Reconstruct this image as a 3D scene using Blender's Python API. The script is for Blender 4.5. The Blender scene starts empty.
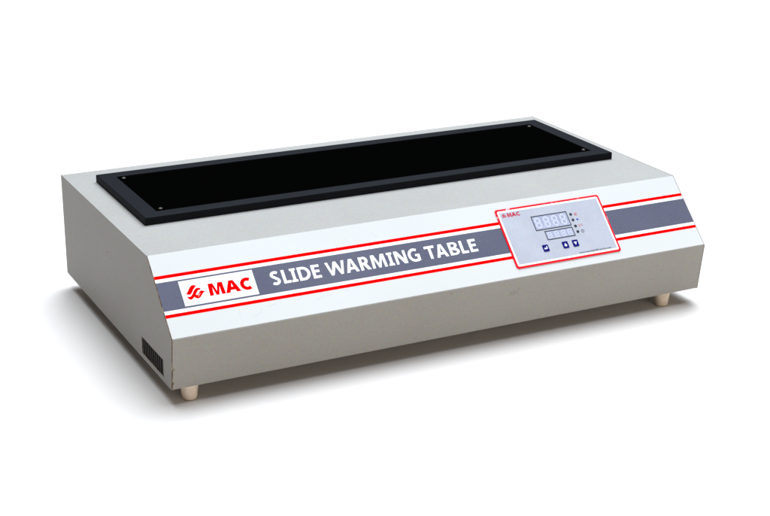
import bpy, bmesh, math, random
from mathutils import Vector

random.seed(7)
MM = 0.001
FOOT = 22.0                                   # foot height, the cabinet's underside is this far above the floor (mm)
sc = bpy.context.scene

# ------------------------------------------------------------------ camera
cam_d = bpy.data.cameras.new('camera')
cam = bpy.data.objects.new('camera', cam_d)
sc.collection.objects.link(cam)
cam_d.sensor_fit = 'HORIZONTAL'
cam_d.sensor_width = 36.0
cam_d.lens = 1481.356 * 36.0 / 770.0
cam_d.clip_start = 0.05
cam_d.clip_end = 100.0
cam.rotation_mode = 'XYZ'
cam.location = (-0.523317, -1.564823, 0.764890 + FOOT * MM)
cam.rotation_euler = (1.22434699, -0.00960005, -0.47384008)
sc.camera = cam

# ------------------------------------------------------------------ world, lamps, exposure
w = bpy.data.worlds.new('World')
sc.world = w
w.use_nodes = True
bg = w.node_tree.nodes['Background']
bg.inputs['Color'].default_value = (1.0, 0.95, 0.88, 1)
bg.inputs['Strength'].default_value = 0.15

def softbox(name, loc, target, size, size_y, power, color):
    d = bpy.data.lights.new(name, 'AREA')
    d.shape = 'RECTANGLE'; d.size = size; d.size_y = size_y
    d.energy = power; d.color = color
    o = bpy.data.objects.new(name, d)
    o.location = loc
    o.rotation_euler = (Vector(target) - Vector(loc)).to_track_quat('-Z', 'Y').to_euler()
    sc.collection.objects.link(o)
    return o

softbox('overhead_softbox', (1.55, 1.7, 5.5), (0.7, 0.7, 0), 4.5, 7.0, 1170, (0.79, 0.885, 1.0))
softbox('added_front_fill', (1.0, -4.2, 0.9), (0.45, 0.0, 0.05), 3.0, 1.2, 72, (1.0, 0.94, 0.85))  # added unseen lamp, lifts the front face and the shadow before it

sc.view_settings.view_transform = 'Standard'
sc.view_settings.look = 'None'
sc.view_settings.exposure = 0.0
sc.view_settings.gamma = 1.0

# ------------------------------------------------------------------ measured sizes (mm)
L = 800.0
W, S_, H, HF, T = 464.4, 83.1, 149.63, 68.48, 8.2
FX0, FX1, FY0, FY1, FH = 35.2, 768.4, 191.9, 407.6, 11.05
SL = math.hypot(S_, H - HF)
UY, UZ = S_ / SL, (H - HF) / SL               # direction up the sloping panel
ORG = Vector((L / 2, W / 2, -FOOT))           # base centre of the thing

def loc(x, y, z):
    return (Vector((x, y, z)) - ORG) * MM

def slope_map(u, v, o):                       # u along, v up the slope, o outwards
    return loc(u, UY * v - UZ * o, HF + UZ * v + UY * o)

def top_map(u, v, o):
    return loc(u, v, H + o)

def front_map(u, v, o):                       # the front face leans back a little towards its foot
    return loc(u, T * (1 - v / HF) - o, v)

def side_map(u, v, o):                        # left end: u = y, v = z, o outwards (-x)
    return loc(-o, u, v)

# ------------------------------------------------------------------ materials
def mat(name, base, rough=0.5, spec=0.5, metallic=0.0):
    m = bpy.data.materials.new(name)
    m.use_nodes = True
    b = m.node_tree.nodes['Principled BSDF']
    b.inputs['Base Color'].default_value = (*base, 1)
    b.inputs['Roughness'].default_value = rough
    b.inputs['Specular IOR Level'].default_value = spec
    b.inputs['Metallic'].default_value = metallic
    return m

def N(m, t, **kw):
    n = m.node_tree.nodes.new(t)
    for k, v in kw.items():
        setattr(n, k, v)
    return n

def speckle(m, base, amt=0.06, scale=900, big=6, big_amt=0.05, bump=0.0, bump_scale=1500):
    """fine grain and slow drift of colour, in object space"""
    nt = m.node_tree; lk = nt.links
    b = nt.nodes['Principled BSDF']
    tc = N(m, 'ShaderNodeTexCoord')
    n1 = N(m, 'ShaderNodeTexNoise'); n1.inputs['Scale'].default_value = scale; n1.inputs['Detail'].default_value = 2
    n2 = N(m, 'ShaderNodeTexNoise'); n2.inputs['Scale'].default_value = big; n2.inputs['Detail'].default_value = 4
    lk.new(tc.outputs['Object'], n1.inputs['Vector']); lk.new(tc.outputs['Object'], n2.inputs['Vector'])
    # colour grain: offset the base colour by (noise - 0.5) * amt per channel
    def centred(sock, k):
        s = N(m, 'ShaderNodeVectorMath', operation='SUBTRACT'); s.inputs[1].default_value = (0.5, 0.5, 0.5)
        lk.new(sock, s.inputs[0])
        q = N(m, 'ShaderNodeVectorMath', operation='SCALE'); q.inputs['Scale'].default_value = k
        lk.new(s.outputs[0], q.inputs[0])
        return q.outputs[0]
    a = N(m, 'ShaderNodeVectorMath', operation='ADD')
    lk.new(centred(n1.outputs['Color'], amt), a.inputs[0]); lk.new(centred(n2.outputs['Fac'], big_amt), a.inputs[1])
    a2 = N(m, 'ShaderNodeVectorMath', operation='ADD'); a2.inputs[1].default_value = base
    lk.new(a.outputs[0], a2.inputs[0])
    lk.new(a2.outputs[0], b.inputs['Base Color'])
    if bump:
        n3 = N(m, 'ShaderNodeTexNoise'); n3.inputs['Scale'].default_value = bump_scale; n3.inputs['Detail'].default_value = 1
        lk.new(tc.outputs['Object'], n3.inputs['Vector'])
        bp = N(m, 'ShaderNodeBump'); bp.inputs['Strength'].default_value = bump; bp.inputs['Distance'].default_value = 0.0002
        lk.new(n3.outputs['Fac'], bp.inputs['Height']); lk.new(bp.outputs[0], b.inputs['Normal'])
    return a2

PAINT = (0.280, 0.265, 0.241)
paint = mat('cream grey powder paint', PAINT, 0.5, 0.08)
speckle(paint, PAINT, 0.11, 380, 5, 0.05, 0.15, 900)

rust = mat('rusty cut edge', (0.1, 0.05, 0.03), 0.8, 0.2)
def rust_nodes():
    m = rust; lk = m.node_tree.links; b = m.node_tree.nodes['Principled BSDF']
    tc = N(m, 'ShaderNodeTexCoord')
    n = N(m, 'ShaderNodeTexNoise'); n.inputs['Scale'].default_value = 90; n.inputs['Detail'].default_value = 6
    lk.new(tc.outputs['Object'], n.inputs['Vector'])
    r = N(m, 'ShaderNodeValToRGB')
    e = r.color_ramp.elements
    e[0].position = 0.38; e[0].color = (0.045, 0.025, 0.016, 1)
    e[1].position = 0.72; e[1].color = (0.24, 0.20, 0.15, 1)
    x = r.color_ramp.elements.new(0.5); x.color = (0.11, 0.06, 0.032, 1)
    lk.new(n.outputs['Fac'], r.inputs['Fac']); lk.new(r.outputs['Color'], b.inputs['Base Color'])
rust_nodes()

LABEL = (0.535, 0.535, 0.52)
label_white = mat('white vinyl label', LABEL, 0.5, 0.12); speckle(label_white, LABEL, 0.03, 600, 7, 0.05)
print_white = mat('white print', (0.72, 0.715, 0.70), 0.5, 0.12)
print_red = mat('red print', (0.90, 0.0005, 0.0005), 0.6, 0.0)
BAND = (0.088, 0.089, 0.127)
band_blue = mat('slate blue print', BAND, 0.5, 0.12); speckle(band_blue, BAND, 0.06, 500, 9, 0.03)
frame_black = mat('black anodised frame', (0.0062, 0.007, 0.009), 0.5, 0.03)
speckle(frame_black, (0.0062, 0.007, 0.009), 0.005, 500, 20, 0.003)
plate_black = mat('matt black heating plate', (0.0006, 0.0006, 0.0006), 0.5, 0.0)
steel = mat('screw steel', (0.10, 0.08, 0.068), 0.5, 0.3)
dark_slot = mat('screw slot', (0.03, 0.03, 0.03), 0.6)
slat_mat = mat('dark louvre metal', (0.06, 0.053, 0.045), 0.6, 0.15)
FT = (0.60, 0.49, 0.385)
foot_mat = mat('aged cream rubber', FT, 0.6, 0.3); speckle(foot_mat, FT, 0.12, 300, 70, 0.5)

# worn red border of the control panel
worn_red = mat('worn red border', (0.8, 0.01, 0.02), 0.5, 0.05)
def worn_nodes():
    m = worn_red; lk = m.node_tree.links; b = m.node_tree.nodes['Principled BSDF']
    tc = N(m, 'ShaderNodeTexCoord')
    n = N(m, 'ShaderNodeTexNoise'); n.inputs['Scale'].default_value = 160; n.inputs['Detail'].default_value = 5; n.inputs['Roughness'].default_value = 0.7
    g = N(m, 'ShaderNodeTexNoise'); g.inputs['Scale'].default_value = 14; g.inputs['Detail'].default_value = 1
    lk.new(tc.outputs['Object'], n.inputs['Vector']); lk.new(tc.outputs['Object'], g.inputs['Vector'])
    a = N(m, 'ShaderNodeMath', operation='ADD'); lk.new(n.outputs['Fac'], a.inputs[0]); lk.new(g.outputs['Fac'], a.inputs[1])
    r = N(m, 'ShaderNodeMapRange'); r.inputs['From Min'].default_value = 1.14; r.inputs['From Max'].default_value = 1.24
    lk.new(a.outputs[0], r.inputs['Value'])
    mx = N(m, 'ShaderNodeMix', data_type='RGBA')
    mx.inputs[6].default_value = (0.80, 0.006, 0.015, 1); mx.inputs[7].default_value = (0.85, 0.55, 0.58, 1)
    lk.new(r.outputs['Result'], mx.inputs[0]); lk.new(mx.outputs[2], b.inputs['Base Color'])
worn_nodes()
PANEL = (0.375, 0.385, 0.435)
panel_grey = mat('pale blue grey membrane', PANEL, 0.45, 0.12); speckle(panel_grey, PANEL, 0.10, 350, 22, 0.12)
lcd = mat('display window', (0.31, 0.325, 0.42), 0.4, 0.15); speckle(lcd, (0.31, 0.325, 0.42), 0.05, 500, 60, 0.10)
segment = mat('unlit display segment', (0.47, 0.48, 0.56), 0.45, 0.15)
line_dark = mat('dark grey outline', (0.03, 0.038, 0.05), 0.5, 0.1)
navy = mat('navy blue key', (0.002, 0.004, 0.12), 0.5, 0.08)
logo_red = mat('dark red print', (0.42, 0.006, 0.03), 0.5, 0.05)
label_red = mat('faded red print', (0.42, 0.07, 0.09), 0.5, 0.05)
label_blue = mat('faded blue print', (0.02, 0.035, 0.28), 0.5, 0.05)
led = mat('dark indicator lens', (0.03, 0.035, 0.045), 0.3, 0.12)
scratch_mat = mat('scratch in the paint', (0.13, 0.115, 0.09), 0.7, 0.2)
faint_mat = mat('faint scuff on the label', (0.44, 0.45, 0.45), 0.6, 0.1)

# ------------------------------------------------------------------ floor
def floor():
    m = mat('white studio sweep', (0.635, 0.585, 0.54), 0.9, 0.05)
    me = bpy.data.meshes.new('floor')
    a = 14.0
    me.from_pydata([(-a, -a, 0), (a, -a, 0), (a, a, 0), (-a, a, 0)], [], [(0, 1, 2, 3)])
    me.materials.append(m)
    o = bpy.data.objects.new('floor', me); sc.collection.objects.link(o)
    o['kind'] = 'structure'; o['label'] = 'plain seamless white studio surface under the appliance'
floor()

# ------------------------------------------------------------------ the thing
root = bpy.data.objects.new('slide_warming_table', None)
root.empty_display_size = 0.1
root.location = (L / 2 * MM, W / 2 * MM, 0)
sc.collection.objects.link(root)
root['label'] = 'long cream grey slide warming table with sloping striped front and black top plate'
root['category'] = 'laboratory appliance'

def link(name, me, parent=root, label=None):
    o = bpy.data.objects.new(name, me)
    sc.collection.objects.link(o)
    o.parent = parent
    if label:
        o['label'] = label
    return o

def finish(bm, mats, smooth=False):
    bmesh.ops.recalc_face_normals(bm, faces=bm.faces)
    me = bpy.data.meshes.new('m')
    bm.to_mesh(me); bm.free()
    for m in (mats if isinstance(mats, (list, tuple)) else [mats]):
        me.materials.append(m)
    if smooth:
        for p in me.polygons:
            p.use_smooth = True
    return me

def flat_parts(loops):
    """fills 2D outlines (holes by even-odd); returns verts, faces"""
    cu = bpy.data.curves.new('tmp', 'CURVE')
    cu.dimensions = '2D'; cu.fill_mode = 'BOTH'
    for lp in loops:
        s = cu.splines.new('POLY'); s.points.add(len(lp) - 1)
        for p, (x, y) in zip(s.points, lp):
            p.co = (x, y, 0, 1)
        s.use_cyclic_u = True
    o = bpy.data.objects.new('tmp', cu)
    me = bpy.data.meshes.new_from_object(o)
    v = [tuple(p.co[:2]) for p in me.vertices]; f = [tuple(p.vertices) for p in me.polygons]
    bpy.data.objects.remove(o); bpy.data.curves.remove(cu); bpy.data.meshes.remove(me)
    return v, f

def decal_bm(bm, loops, fmap, o0, o1, mi=0):
    """a thin solid: filled outline at height o1, side walls down to o0"""
    v, f = flat_parts(loops)
    vs = [bm.verts.new(fmap(x, y, o1)) for x, y in v]
    for t in f:
        try:
            bm.faces.new([vs[i] for i in t]).material_index = mi
        except ValueError:
            pass
    for lp in loops:
        a = [bm.verts.new(fmap(x, y, o1)) for x, y in lp]
        b = [bm.verts.new(fmap(x, y, o0)) for x, y in lp]
        n = len(lp)
        for i in range(n):
            j = (i + 1) % n
            bm.faces.new((a[i], a[j], b[j], b[i])).material_index = mi

def decal(name, shapes, fmap, o0, o1, m, parent, label=None):
    bm = bmesh.new()
    for loops in shapes:
        decal_bm(bm, loops, fmap, o0, o1)
    bmesh.ops.remove_doubles(bm, verts=bm.verts, dist=1e-7)
    return link(name, finish(bm, m), parent, label)

def rect(x0, y0, x1, y1):
    return [(x0, y0), (x1, y0), (x1, y1), (x0, y1)]

def rrect(x0, y0, x1, y1, r, n=6):
    out = []
    for cx, cy, a0 in ((x1 - r, y0 + r, -90), (x1 - r, y1 - r, 0), (x0 + r, y1 - r, 90), (x0 + r, y0 + r, 180)):
        for k in range(n + 1):
            a = math.radians(a0 + 90 * k / n)
            out.append((cx + r * math.cos(a), cy + r * math.sin(a)))
    return out

def circle(cx, cy, r, n=24):
    return [(cx + r * math.cos(2 * math.pi * k / n), cy + r * math.sin(2 * math.pi * k / n)) for k in range(n)]

def round_poly(pts, rads, n=5):
    out = []
    for i, p in enumerate(pts):
        r = rads[i]
        if r <= 0:
            out.append(p); continue
        a = Vector(pts[i - 1]) - Vector(p); b = Vector(pts[(i + 1) % len(pts)]) - Vector(p)
        a.normalize(); b.normalize()
        half = a.angle(b) / 2
        d = r / math.tan(half)
        c = Vector(p) + (a + b).normalized() * (r / math.sin(half))
        s = Vector(p) + a * d; e = Vector(p) + b * d
        a0 = math.atan2(s.y - c.y, s.x - c.x); a1 = math.atan2(e.y - c.y, e.x - c.x)
        while a1 - a0 > math.pi: a1 -= 2 * math.pi
        while a1 - a0 < -math.pi: a1 += 2 * math.pi
        for k in range(n + 1):
            t = a0 + (a1 - a0) * k / n
            out.append((c.x + r * math.cos(t), c.y + r * math.sin(t)))
    return out

PROFILE = [(T, 0), (0, HF), (S_, H), (W, H), (W, 0)]

# cabinet: one folded sheet, open at its ends, closed underneath
def cabinet():
    bm = bmesh.new()
    pr = round_poly(PROFILE, [0.8, 1.6, 2.0, 1.6, 1.6])
    rows = []
    for x in (1.2, L - 1.2):
        rows.append([bm.verts.new(loc(x, y, z)) for y, z in pr])
    n = len(pr)
    for i in range(n):
        j = (i + 1) % n
        f = bm.faces.new((rows[0][i], rows[0][j], rows[1][j], rows[1][i]))
        ln = (rows[0][i].co - rows[0][j].co).length
        f.smooth = ln < 0.004
    return link('cabinet_body', finish(bm, paint), root)
body = cabinet()

# end panels; the near one has the louvre opening
VY0, VY1, VZ0, VZ1 = 35.5, 118.0, 6.8, 29.6
def end_panel(x_out, x_in, hole):
    bm = bmesh.new()
    pr = round_poly([(T - .25, -.2), (-.25, HF), (S_ - .1, H + .25), (W + .2, H + .25), (W + .2, -.2)], [0.5, 0.7, 0.9, 0.8, 0.8])
    loops = [pr] + ([rect(VY0, VZ0, VY1, VZ1)] if hole else [])
    v, f = flat_parts(loops)
    for x in (x_out, x_in):
        vs = [bm.verts.new(loc(x, a, b)) for a, b in v]
        for t in f:
            bm.faces.new([vs[i] for i in t])
    for lp in loops:
        a = [bm.verts.new(loc(x_out, *p)) for p in lp]; b = [bm.verts.new(loc(x_in, *p)) for p in lp]
        for i in range(len(lp)):
            j = (i + 1) % len(lp)
            # bare rusty edge only down the slope and the front of the near end
            worn = hole and (lp is pr) and (lp[i][0] + lp[j][0]) / 2 < S_ - 1.0 and 1 < (lp[i][1] + lp[j][1]) / 2 < H - 1
            bm.faces.new((a[i], a[j], b[j], b[i])).material_index = 1 if worn or (hole and lp is not pr) else 0
    bmesh.ops.remove_doubles(bm, verts=bm.verts, dist=1e-7)
    return link('end_panel', finish(bm, [paint, rust]), root)
left_panel = end_panel(0.0, 1.15, True)
end_panel(L, L - 1.15, False)

def box_bm(bm, fmap, x0, y0, x1, y1, o0, o1, mi=0, skew=0.0):
    vs = [bm.verts.new(fmap(x, y, o)) for o in (o0, o1) for x, y in rect(x0 + (skew if o == o0 else 0), y0, x1 + (skew if o == o0 else 0), y1)]
    for q in ((0, 1, 2, 3), (4, 5, 6, 7), (0, 1, 5, 4), (1, 2, 6, 5), (2, 3, 7, 6), (3, 0, 4, 7)):
        bm.faces.new([vs[i] for i in q]).material_index = mi

def grille():
    bm = bmesh.new()
    n = 11
    p = (VY1 - VY0) / n
    for k in range(n):
        y = VY0 + p * (k + .5)
        box_bm(bm, side_map, y - 1.1, VZ0 + .2, y + 1.1, VZ1 - .2, -3.8, -.4, skew=2.5)
    o = link('vent_grille', finish(bm, slat_mat), left_panel, 'small louvred vent low on the end panel')
    bm = bmesh.new()                           # added box behind the slats, its dark colour stands in for shade inside
    vs = [bm.verts.new(side_map(y, z, o_)) for o_ in (-1.3, -14) for y, z in rect(VY0 - 2, VZ0 - 2, VY1 + 2, VZ1 + 2)]
    for q in ((4, 5, 6, 7), (0, 1, 5, 4), (1, 2, 6, 5), (2, 3, 7, 6), (3, 0, 4, 7)):
        bm.faces.new([vs[i] for i in q])
    link('vent_shade_box', finish(bm, mat('painted vent shade', (0.02, 0.018, 0.015), 0.8, 0.1)), left_panel)
grille()

# feet: tapered rubber, moulded rim
def foot(cx, cy):
    prof = [(11.8, 2.0), (11.8, -1.0), (11.2, -4), (10.2, -12), (9.6, -17.5), (8.9, -20.2), (7.2, -21.6), (0.01, -22)]
    n = 36
    bm = bmesh.new()
    rings = [[bm.verts.new(loc(cx + r * math.cos(2 * math.pi * k / n), cy + r * math.sin(2 * math.pi * k / n), z)) for k in range(n)] for r, z in prof]
    for a, b in zip(rings, rings[1:]):
        for k in range(n):
            bm.faces.new((a[k], a[(k + 1) % n], b[(k + 1) % n], b[k]))
    bm.faces.new(rings[0])
    link('foot', finish(bm, foot_mat, True), root)
for x, y in ((27.5, 21.5), (747, 21.5), (110, 372), (747, 432)):
    foot(x, y)

# ------------------------------------------------------------------ hot plate
def bevel_prism(bm, outer, inner, b):
    """rectangular frame with a bevelled outer and inner top edge; rects as (x0,y0,x1,y1)"""
    def ring(r, d, z):
        return [bm.verts.new(top_map(x, y, z)) for x, y in rect(r[0] + d, r[1] + d, r[2] - d, r[3] - d)]
    rs = [ring(outer, 0, 0.0), ring(outer, 0, FH - b), ring(outer, b * .35, FH - b * .35), ring(outer, b, FH),
          ring(inner, -1.0, FH), ring(inner, -.3, FH - .3), ring(inner, 0, FH - 1.0), ring(inner, 0, FH - 4)]
    for a, c in zip(rs, rs[1:]):
        for k in range(4):
            bm.faces.new((a[k], a[(k + 1) % 4], c[(k + 1) % 4], c[k]))
IN = (FX0 + 23.1, FY0 + 20.8, FX1 - 23.1, FY1 - 20.8)
bm = bmesh.new()
bevel_prism(bm, (FX0, FY0, FX1, FY1), IN, 1.3)
hot = link('plate_frame', finish(bm, frame_black), root)
bm = bmesh.new()
box_bm(bm, top_map, IN[0] - .0, IN[1] - .0, IN[2] + .0, IN[3] + .0, 2.0, FH - 1.6)
link('heating_plate', finish(bm, plate_black), root)

def screw(x, y, ang):
    bm = bmesh.new()
    n = 20
    pr = [(2.6, 0), (2.5, .4), (2.0, .8), (1.0, 1.0)]
    rings = [[bm.verts.new(top_map(x + r * math.cos(2 * math.pi * k / n), y + r * math.sin(2 * math.pi * k / n), FH - 1.6 + z)) for k in range(n)] for r, z in pr]
    for a, b in zip(rings, rings[1:]):
        for k in range(n):
            bm.faces.new((a[k], a[(k + 1) % n], b[(k + 1) % n], b[k]))
    bm.faces.new(rings[-1])
    c, s = math.cos(ang), math.sin(ang)
    for du, dv in ((1.7, .35), (.35, 1.7)):
        pts = [(x + a * c - b * s, y + a * s + b * c) for a, b in ((-du, -dv), (du, -dv), (du, dv), (-du, dv))]
        decal_bm(bm, [pts], top_map, FH - .6, FH - .25, 1)
    link('screw', finish(bm, [steel, dark_slot]), root)
for x, y, a in ((67, 379.5, .3), (68, 225.5, .9), (739.5, 378.5, .5), (739.5, 225.5, 1.2)):
    screw(x, y, a)

# ------------------------------------------------------------------ sloping front label
sheet = decal('front_label', [[rrect(1.3, 1.4, L - 1.3, SL - 0.7, 0.6)]], slope_map, 0.0, 0.20, label_white, root)
decal('blue_band', [[rect(1.3, 38.3, L - 1.3, 76.9)]], slope_map, 0.2, 0.30, band_blue, sheet)
for a, b in ((29.1, 33.5), (81.6, 86.1)):
    decal('red_stripe', [[rect(1.3, a, L - 1.3, b)]], slope_map, 0.2, 0.30, print_red, sheet)
for a, b in ((33.5, 38.3), (76.9, 81.6)):
    decal('white_stripe', [[rect(1.3, a, L - 1.3, b)]], slope_map, 0.2, 0.27, print_white, sheet)
patch = decal('logo_patch', [[rect(29.0, 40.6, 126.0, 74.7)]], slope_map, 0.3, 0.40, print_white, sheet)

# lettering: every glyph is an outline with its holes, (x0, x1) wide, cap height 0..1 scaled by hgt
def arc(cx, cy, rx, ry, a0, a1, n=12):
    return [(cx + rx * math.cos(math.radians(a0 + (a1 - a0) * k / n)), cy + ry * math.sin(math.radians(a0 + (a1 - a0) * k / n))) for k in range(n + 1)]

def thick(path, w0, w1=None, ends=None):
    """outline of a stroke of width w along a path; w1 = width for horizontal runs"""
    w1 = w1 or w0
    Lp, Rp = [], []
    n = len(path)
    for i, p in enumerate(path):
        a = path[max(i - 1, 0)]; b = path[min(i + 1, n - 1)]
        dx, dy = b[0] - a[0], b[1] - a[1]; d = math.hypot(dx, dy) or 1
        nx, ny = -dy / d, dx / d
        ww = math.sqrt((w0 * nx) ** 2 + (w1 * ny) ** 2) / 2
        Lp.append((p[0] + nx * ww, p[1] + ny * ww)); Rp.append((p[0] - nx * ww, p[1] - ny * ww))
    return Lp + Rp[::-1]

def glyph(ch, w, h, st):
    """w, h size; st stem width -> list of loops"""
    th = st * 0.86                                   # horizontal strokes are thinner
    if ch == 'L': return [[(0, 0), (w, 0), (w, th), (st, th), (st, h), (0, h)]]
    if ch == 'I':
        c = w / 2; s = st / 2
        return [[(0, 0), (w, 0), (w, th * .8), (c + s, th * .95), (c + s, h - th * .95), (w, h - th * .8), (w, h), (0, h), (0, h - th * .8), (c - s, h - th * .95), (c - s, th * .95), (0, th * .8)]]
    if ch == 'E':
        m = h * .52
        return [[(0, 0), (w, 0), (w, th), (st, th), (st, m - th / 2), (w * .92, m - th / 2), (w * .92, m + th / 2), (st, m + th / 2), (st, h - th), (w, h - th), (w, h), (0, h)]]
    if ch == 'T': return [[(w / 2 - st / 2, 0), (w / 2 + st / 2, 0), (w / 2 + st / 2, h - th), (w, h - th), (w, h), (0, h), (0, h - th), (w / 2 - st / 2, h - th)]]
    if ch == 'D':
        o = [(0, 0), (w * .38, 0)] + arc(w * .42, h / 2, w * .58, h / 2, -84, 84, 20) + [(w * .38, h), (0, h)]
        i = [(st, th), (w * .38, th)] + arc(w * .40, h / 2, w * .60 - st, h / 2 - th, -82, 82, 20) + [(w * .38, h - th), (st, h - th)]
        return [o, i]
    if ch == 'N':
        k = st * 1.18
        return [[(0, 0), (st * .9, 0), (st * .9, h * .66), (w - k, 0), (w, 0), (w, h), (w - st * .9, h), (w - st * .9, h * .36), (k, h), (0, h)]]
    if ch == 'M':
        s = st * .95; c = w / 2; a = w * .05
        return [[(0, 0), (s, 0), (s + a * .7, h * .70), (c - s * .38, 0), (c + s * .38, 0), (w - s - a * .7, h * .70), (w - s, 0), (w, 0),
                 (w - a, h), (w - a - s * 1.25, h), (c, h * .32), (a + s * 1.25, h), (a, h)]]
    if ch == 'W':
        s = st * .96; c = w / 2; q = w * .25; s2 = s * .84
        return [[(q - s * .42, 0), (q + s * .50, 0), (c, h * .62), (w - q - s * .50, 0), (w - q + s * .42, 0), (w, h), (w - s, h),
                 (w - q - s * .02, h * .30), (c + s * .5, h), (c - s * .5, h), (q + s * .02, h * .30), (s, h), (0, h)]]
    if ch == 'A':
        c = w / 2; k = st * .58
        def xl(y): return c - k + (0 - (c - k)) * (1 - y / h)            # outer left edge
        s = st * 1.08
        b0, b1 = h * .20, h * .20 + th * .95
        iy = h * .79
        def il(y): return xl(y) + s
        hole = [(il(b1), b1), (w - il(b1), b1), (c, iy)]
        return [[(0, 0), (s, 0), (il(b0), b0), (w - il(b0), b0), (w - s, 0), (w, 0), (c + k, h), (c - k, h)], hole]
    if ch == 'R':
        m = h * .40
        bw = w * .86
        cy = (h + m) / 2; ry = (h - m) / 2; cx = bw - ry * .95
        o = [(0, 0), (st, 0), (st, m), (st + w * .06, m), (w - st * 1.22, 0), (w, 0), (w * .70, m * 1.02)] + arc(cx, cy, bw - cx, ry, -62, 90, 16) + [(0, h)]
        i = [(st, m + th * .9)] + arc(cx - st * .1, cy, bw - cx - st * .92, ry - th * .9, -86, 86, 14) + [(st, h - th * .9)]
        return [o, i]
    if ch == 'B':
        m = h * .52
        o = [(0, 0)] + arc(w * .55, m * .52, w * .45, m * .52, -90, 62, 14) + [(w * .74, m)] + arc(w * .50, (h + m) / 2, w * .42, (h - m) / 2, -48, 90, 12) + [(0, h)]
        i1 = [(st, th * .9)] + arc(w * .52, m * .49, w * .48 - st, m * .46 - th * .75, -86, 86, 12) + [(st, m - th * .42)]
        i2 = [(st, m + th * .40)] + arc(w * .47, (h + m) / 2 - th * .1, w * .43 - st * .95, (h - m) / 2 - th * .68, -86, 86, 12) + [(st, h - th * .85)]
        return [o, i1, i2]
    if ch == 'C':
        o = h * .02
        return [thick(arc(w * .58, h / 2, w * .58 - st / 2, h / 2 - th / 2 + o, 52, 180, 14) + arc(w * .58, h / 2, w * .58 - st / 2, h / 2 - th / 2 + o, 180, 308, 14)[1:], st, th)]
    if ch == 'G':
        p = arc(w * .56, h / 2, w * .56 - st / 2, h / 2 - th / 2 + h * .015, 55, 285, 26)
        g = thick(p, st, th)
        n = len(p)
        Lp, Rp = g[:n], g[n:]                         # inner/outer sides
        # inner side ends at the bar, outer side carries on round the foot
        out_end = Rp[0]; in_end = Lp[-1]
        tail = [(w - st, th * .95), (w - st, h * .40), (w * .60, h * .40), (w * .60, h * .56), (w, h * .56), (w, h * .07), (w * .82, h * .005)]
        return [Lp + tail + Rp]
    if ch == 'S':
        u = arc(w * .54, h * .735, w * .50 - st / 2, h * .265 - th / 2 + h * .01, 38, 245, 16)
        d = arc(w * .46, h * .275, w * .50 - st / 2, h * .275 - th / 2 + h * .01, 62, -145, 16)
        return [thick(u + d, st * .96, th * 1.02)]
    raise ValueError(ch)

def word(spec, base, h, st, jitter=0):
    shapes = []
    for ch, x0, x1 in spec:
        shapes.append([[(x0 + px, base + py) for px, py in lp] for lp in glyph(ch, x1 - x0, h, st)])
    return shapes

title = [('S', 146.2, 159.6), ('L', 162.5, 172.8), ('I', 173.8, 181.9), ('D', 184.3, 200.9), ('E', 203.4, 214.8),
         ('W', 223.4, 250.3), ('A', 250.0, 268.0), ('R', 270.4, 285.2), ('M', 287.2, 308.6), ('I', 311.3, 319.3), ('N', 322.0, 338.6), ('G', 341.4, 358.3),
         ('T', 367.2, 381.9), ('A', 382.2, 399.8), ('B', 402.6, 417.4), ('L', 419.9, 430.6), ('E', 433.4, 444.9)]
GW = {'D', 'B', 'R'}
for s in title:
    decal('letter', word([s], 48.7, 19.0, 4.2), slope_map, 0.3, 0.42, print_white, sheet)

def emblem(ox, oy, k):
    b1 = [(46.2, 67.3), (49.9, 65.6), (47.6, 63.9), (45.1, 61.4), (41.9, 57.2), (40.2, 55.6), (37.9, 55.0), (34.5, 56.6), (38.3, 60.9), (41.4, 64.9), (43.6, 66.8)]
    b2 = [(51.2, 62.6), (54.2, 61.4), (53.1, 59.4), (51.2, 59.7), (49.6, 58.6), (47.4, 55.8), (46.1, 53.6), (48.9, 53.1), (50.2, 55.0), (52.2, 57.4), (54.4, 58.5), (58.9, 56.4), (56.4, 55.3), (53.5, 52.3), (50.6, 49.4), (47.1, 48.3),
          (44.7, 49.9), (43.6, 51.4), (41.0, 49.1), (38.0, 48.3), (35.6, 50.1), (34.7, 53.6), (36.6, 52.4), (38.9, 52.4), (41.4, 54.4), (43.6, 57.4), (46.1, 60.6), (48.6, 62.3)]
    slit = [(48.3, 50.9), (48.7, 50.8), (50.5, 52.7), (52.6, 55.1), (52.3, 55.3), (50.1, 53.1)]
    f = lambda P: [((x - 34.5) * k + ox, (y - 48.3) * k + oy) for x, y in P]
    return [[f(b1)], [f(b2), f(slit)]]
decal('emblem', emblem(34.6, 48.2, 1.0), slope_map, 0.4, 0.52, print_red, patch)
for s in (('M', 63.6, 84.2), ('A', 84.7, 104.6), ('C', 105.4, 121.0)):
    decal('letter', word([s], 48.9, 16.4, 5.1), slope_map, 0.4, 0.52, print_red, patch)

# ------------------------------------------------------------------ control panel
PX0, PX1, PY0, PY1 = 490.4, 660.6, 13.2, 103.6
cp = decal('control_panel', [[rrect(PX0, PY0, PX1, PY1, 3.6)]], slope_map, 0.2, 1.30, worn_red, root)
decal('white_border', [[rrect(PX0 + 2.7, PY0 + 2.7, PX1 - 2.7, PY1 - 2.7, 2.6)]], slope_map, 1.3, 1.40, print_white, cp)
decal('membrane', [[rrect(PX0 + 5.4, PY0 + 5.6, PX1 - 5.2, PY1 - 5.4, 1.6)]], slope_map, 1.4, 1.50, panel_grey, cp)

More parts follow.
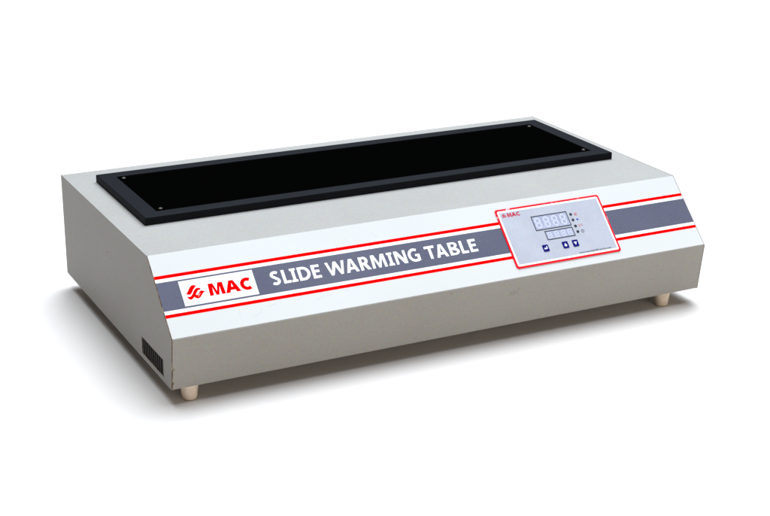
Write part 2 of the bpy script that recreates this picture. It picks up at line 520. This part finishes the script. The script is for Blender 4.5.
def seven_segments(cx, cy, w, h, t):
    g = t * .12
    out = []
    xs, ys = w / 2 - t / 2, h / 2 - t / 2
    def hs(y): out.append([[(cx - xs + g, cy + y), (cx - xs + t / 2, cy + y + t / 2), (cx + xs - t / 2, cy + y + t / 2), (cx + xs - g, cy + y), (cx + xs - t / 2, cy + y - t / 2), (cx - xs + t / 2, cy + y - t / 2)]])
    def vs(x, y0, y1): out.append([[(cx + x, cy + y0 + g), (cx + x + t / 2, cy + y0 + t / 2), (cx + x + t / 2, cy + y1 - t / 2), (cx + x, cy + y1 - g), (cx + x - t / 2, cy + y1 - t / 2), (cx + x - t / 2, cy + y0 + t / 2)]])
    for y in (-ys, 0, ys): hs(y)
    for x in (-xs, xs):
        vs(x, -ys, 0); vs(x, 0, ys)
    out.append([circle(cx + w / 2 + t * .75, cy - h / 2 + t * .4, t * .42, 10)])
    return out

def display(x0, y0, x1, y1, cxs, dw, dh, t):
    bm = bmesh.new()
    decal_bm(bm, [rect(x0, y0, x1, y1), rect(x0 + 1.1, y0 + 1.2, x1 - 1.1, y1 - 1.2)], slope_map, 1.5, 1.75, 1)
    decal_bm(bm, [rect(x0 + 1.1, y0 + 1.2, x1 - 1.1, y1 - 1.2)], slope_map, 1.5, 1.58, 0)
    d = link('display_window', finish(bm, [lcd, line_dark]), cp)
    for cx in cxs:
        decal('digit', seven_segments(cx, (y0 + y1) / 2, dw, dh, t), slope_map, 1.58, 1.64, segment, d)
display(541.2, 63.2, 599.2, 85.8, (549.2, 563.0, 576.6, 590.2), 9.4, 16.6, 2.3)
display(553.2, 46.9, 598.8, 61.0, (559.4, 570.6, 581.6, 592.2), 6.8, 9.8, 1.6)

for cy in (79.9, 71.1, 61.4, 52.5):
    bm = bmesh.new()
    n = 20
    rings = [[bm.verts.new(slope_map(604.7 + r * math.cos(2 * math.pi * k / n), cy + r * math.sin(2 * math.pi * k / n), 1.5 + z)) for k in range(n)] for r, z in ((2.2, 0), (2.1, .4), (1.5, .8), (.7, 1.0))]
    for a, b in zip(rings, rings[1:]):
        for k in range(n):
            bm.faces.new((a[k], a[(k + 1) % n], b[(k + 1) % n], b[k]))
    bm.faces.new(rings[-1])
    link('indicator_light', finish(bm, led), cp)

# small printed symbols beside the lamps
wav = []
for dx in (-1.5, 0, 1.5):
    wav.append([thick([(612.2 + dx + .45 * math.sin(k * 1.1), 76.9 + k * .55) for k in range(9)], .8)])
decal('symbol', wav, slope_map, 1.5, 1.56, label_red, cp)
decal('symbol', [[[(612 + (2.3 if k % 2 == 0 else 1.1) * math.cos(k * math.pi / 6), 70.8 + (2.3 if k % 2 == 0 else 1.1) * math.sin(k * math.pi / 6)) for k in range(12)]]], slope_map, 1.5, 1.56, label_blue, cp)
decal('symbol', [[thick([(609.2, 63.2), (610.8, 59.6)], .8)], [thick([(611.2, 59.6), (612.6, 63.0)], .8)], [thick([(613.8, 62.4), (615.2, 63.3), (615.2, 59.4)], .8)]], slope_map, 1.5, 1.56, label_red, cp)
decal('symbol', [[circle(612.6, 52.2, 2.4), circle(612.6, 52.2, 1.7)], [thick([(612.6, 54.0), (612.6, 52.2), (613.7, 52.2)], .45)]], slope_map, 1.5, 1.56, line_dark, cp)

def key(x0, kind):
    k = decal('button', [[rrect(x0, 30.7, x0 + 9.2, 40.9, 1.2)]], slope_map, 1.5, 2.0, navy, cp)
    c = x0 + 4.6
    if kind == 'up': s = [[[(c - 2.4, 34.6), (c + 2.4, 34.6), (c, 38.6)]], [rect(c - 1.5, 33.4, c + 1.5, 34.55)]]
    elif kind == 'down': s = [[[(c - 2.5, 37.9), (c, 33.2), (c + 2.5, 37.9)]]]
    else: s = [[[(c - 2.9, 35.2), (c - .9, 33.2), (c - .9, 34.5), (c + 2.6, 34.5), (c + 2.6, 38.4), (c + 1.2, 38.4), (c + 1.2, 35.9), (c - .9, 35.9), (c - .9, 37.2)]]]
    decal('arrow', s, slope_map, 2.0, 2.06, print_white, k)
key(540.5, 'enter'); key(572.5, 'up'); key(588.8, 'down')

decal('emblem', emblem(498.4, 90.4, 0.31), slope_map, 1.5, 1.56, logo_red, cp)
for s in (('M', 507.0, 513.9), ('A', 514.0, 520.8), ('C', 521.3, 527.8)):
    decal('letter', word([s], 90.5, 5.9, 1.75), slope_map, 1.5, 1.56, logo_red, cp)

def text_bm(txt, x0, x1, base, fmap, o0, o1, m, parent, name):
    cu = bpy.data.curves.new('t', 'FONT'); cu.body = txt; cu.size = 3.9; cu.offset = 0.05
    o = bpy.data.objects.new('t', cu)
    me = bpy.data.meshes.new_from_object(o)
    xs = [v.co.x for v in me.vertices]; a, b = min(xs), max(xs)
    for v in me.vertices:
        v.co = fmap(x0 + (v.co.x - a) / (b - a) * (x1 - x0), base + v.co.y, o1)
    me.materials.clear(); me.materials.append(m)
    bpy.data.objects.remove(o)
    link(name, me, parent)
text_bm('www.macscientificworks.com', 593.4, 646.0, 19.6, slope_map, 1.5, 1.57, line_dark, cp, 'web_address')

# ------------------------------------------------------------------ wear: scratches and scuffs
def strokes(name, lst, fmap, o, m, parent):
    for pts, wd in lst:
        bm = bmesh.new()
        decal_bm(bm, [thick(pts, wd)], fmap, o - .02, o)
        link(name, finish(bm, m), parent)

strokes('scratch', [([(x, v), (x + 2.0, v + 2.2), (x + 4.6, v + 6.8)], .5) for x, v in ((474, 44), (478, 45), (481, 43.5), (486, 47))] +
        [([(384, 63), (386, 64.2)], 1.0), ([(620, 52), (621, 53)], .9), ([(302, 22), (306, 22.6)], .4)], front_map, 0.05, scratch_mat, body)
sc_l = []
for x, v, ln, a in ((93, 17, 9, 75), (108, 12, 12, 10), (121, 16, 6, 60), (196, 20, 14, 8), (214, 22, 10, 12), (238, 25, 7, 5), (262, 98, 9, -60), (300, 101, 12, -50), (131, 22, 14, 4), (171, 24, 8, 6)):
    a = math.radians(a)
    sc_l.append(([(x + ln * t * math.cos(a + .15 * t), v + ln * t * math.sin(a + .15 * t)) for t in (0, .25, .5, .75, 1)], .5))
strokes('scuff', sc_l, slope_map, 0.23, faint_mat, sheet)
# rust spots at the lower corner of the near end
strokes('rust_spot', [([(1.6, 26), (3.6, 27.5), (2.6, 30)], 1.3), ([(1.4, 7.5), (3.0, 9)], 1.8), ([(1.4, 3), (1.6, 12)], .9), ([(1.4, 18), (1.5, 34)], .5)], front_map, 0.05, rust, body)
# tiny dark chips on the near end panel
for y, z, q in ((250, 100, .9), (236, 96, .7), (300, 40, .6), (150, 60, .6), (390, 120, .6)):
    decal('paint_chip', [[circle(y, z, q, 9)]], side_map, 0.0, 0.05, mat('paint chip', (0.05, 0.04, 0.03), 0.8, 0.1), left_panel)
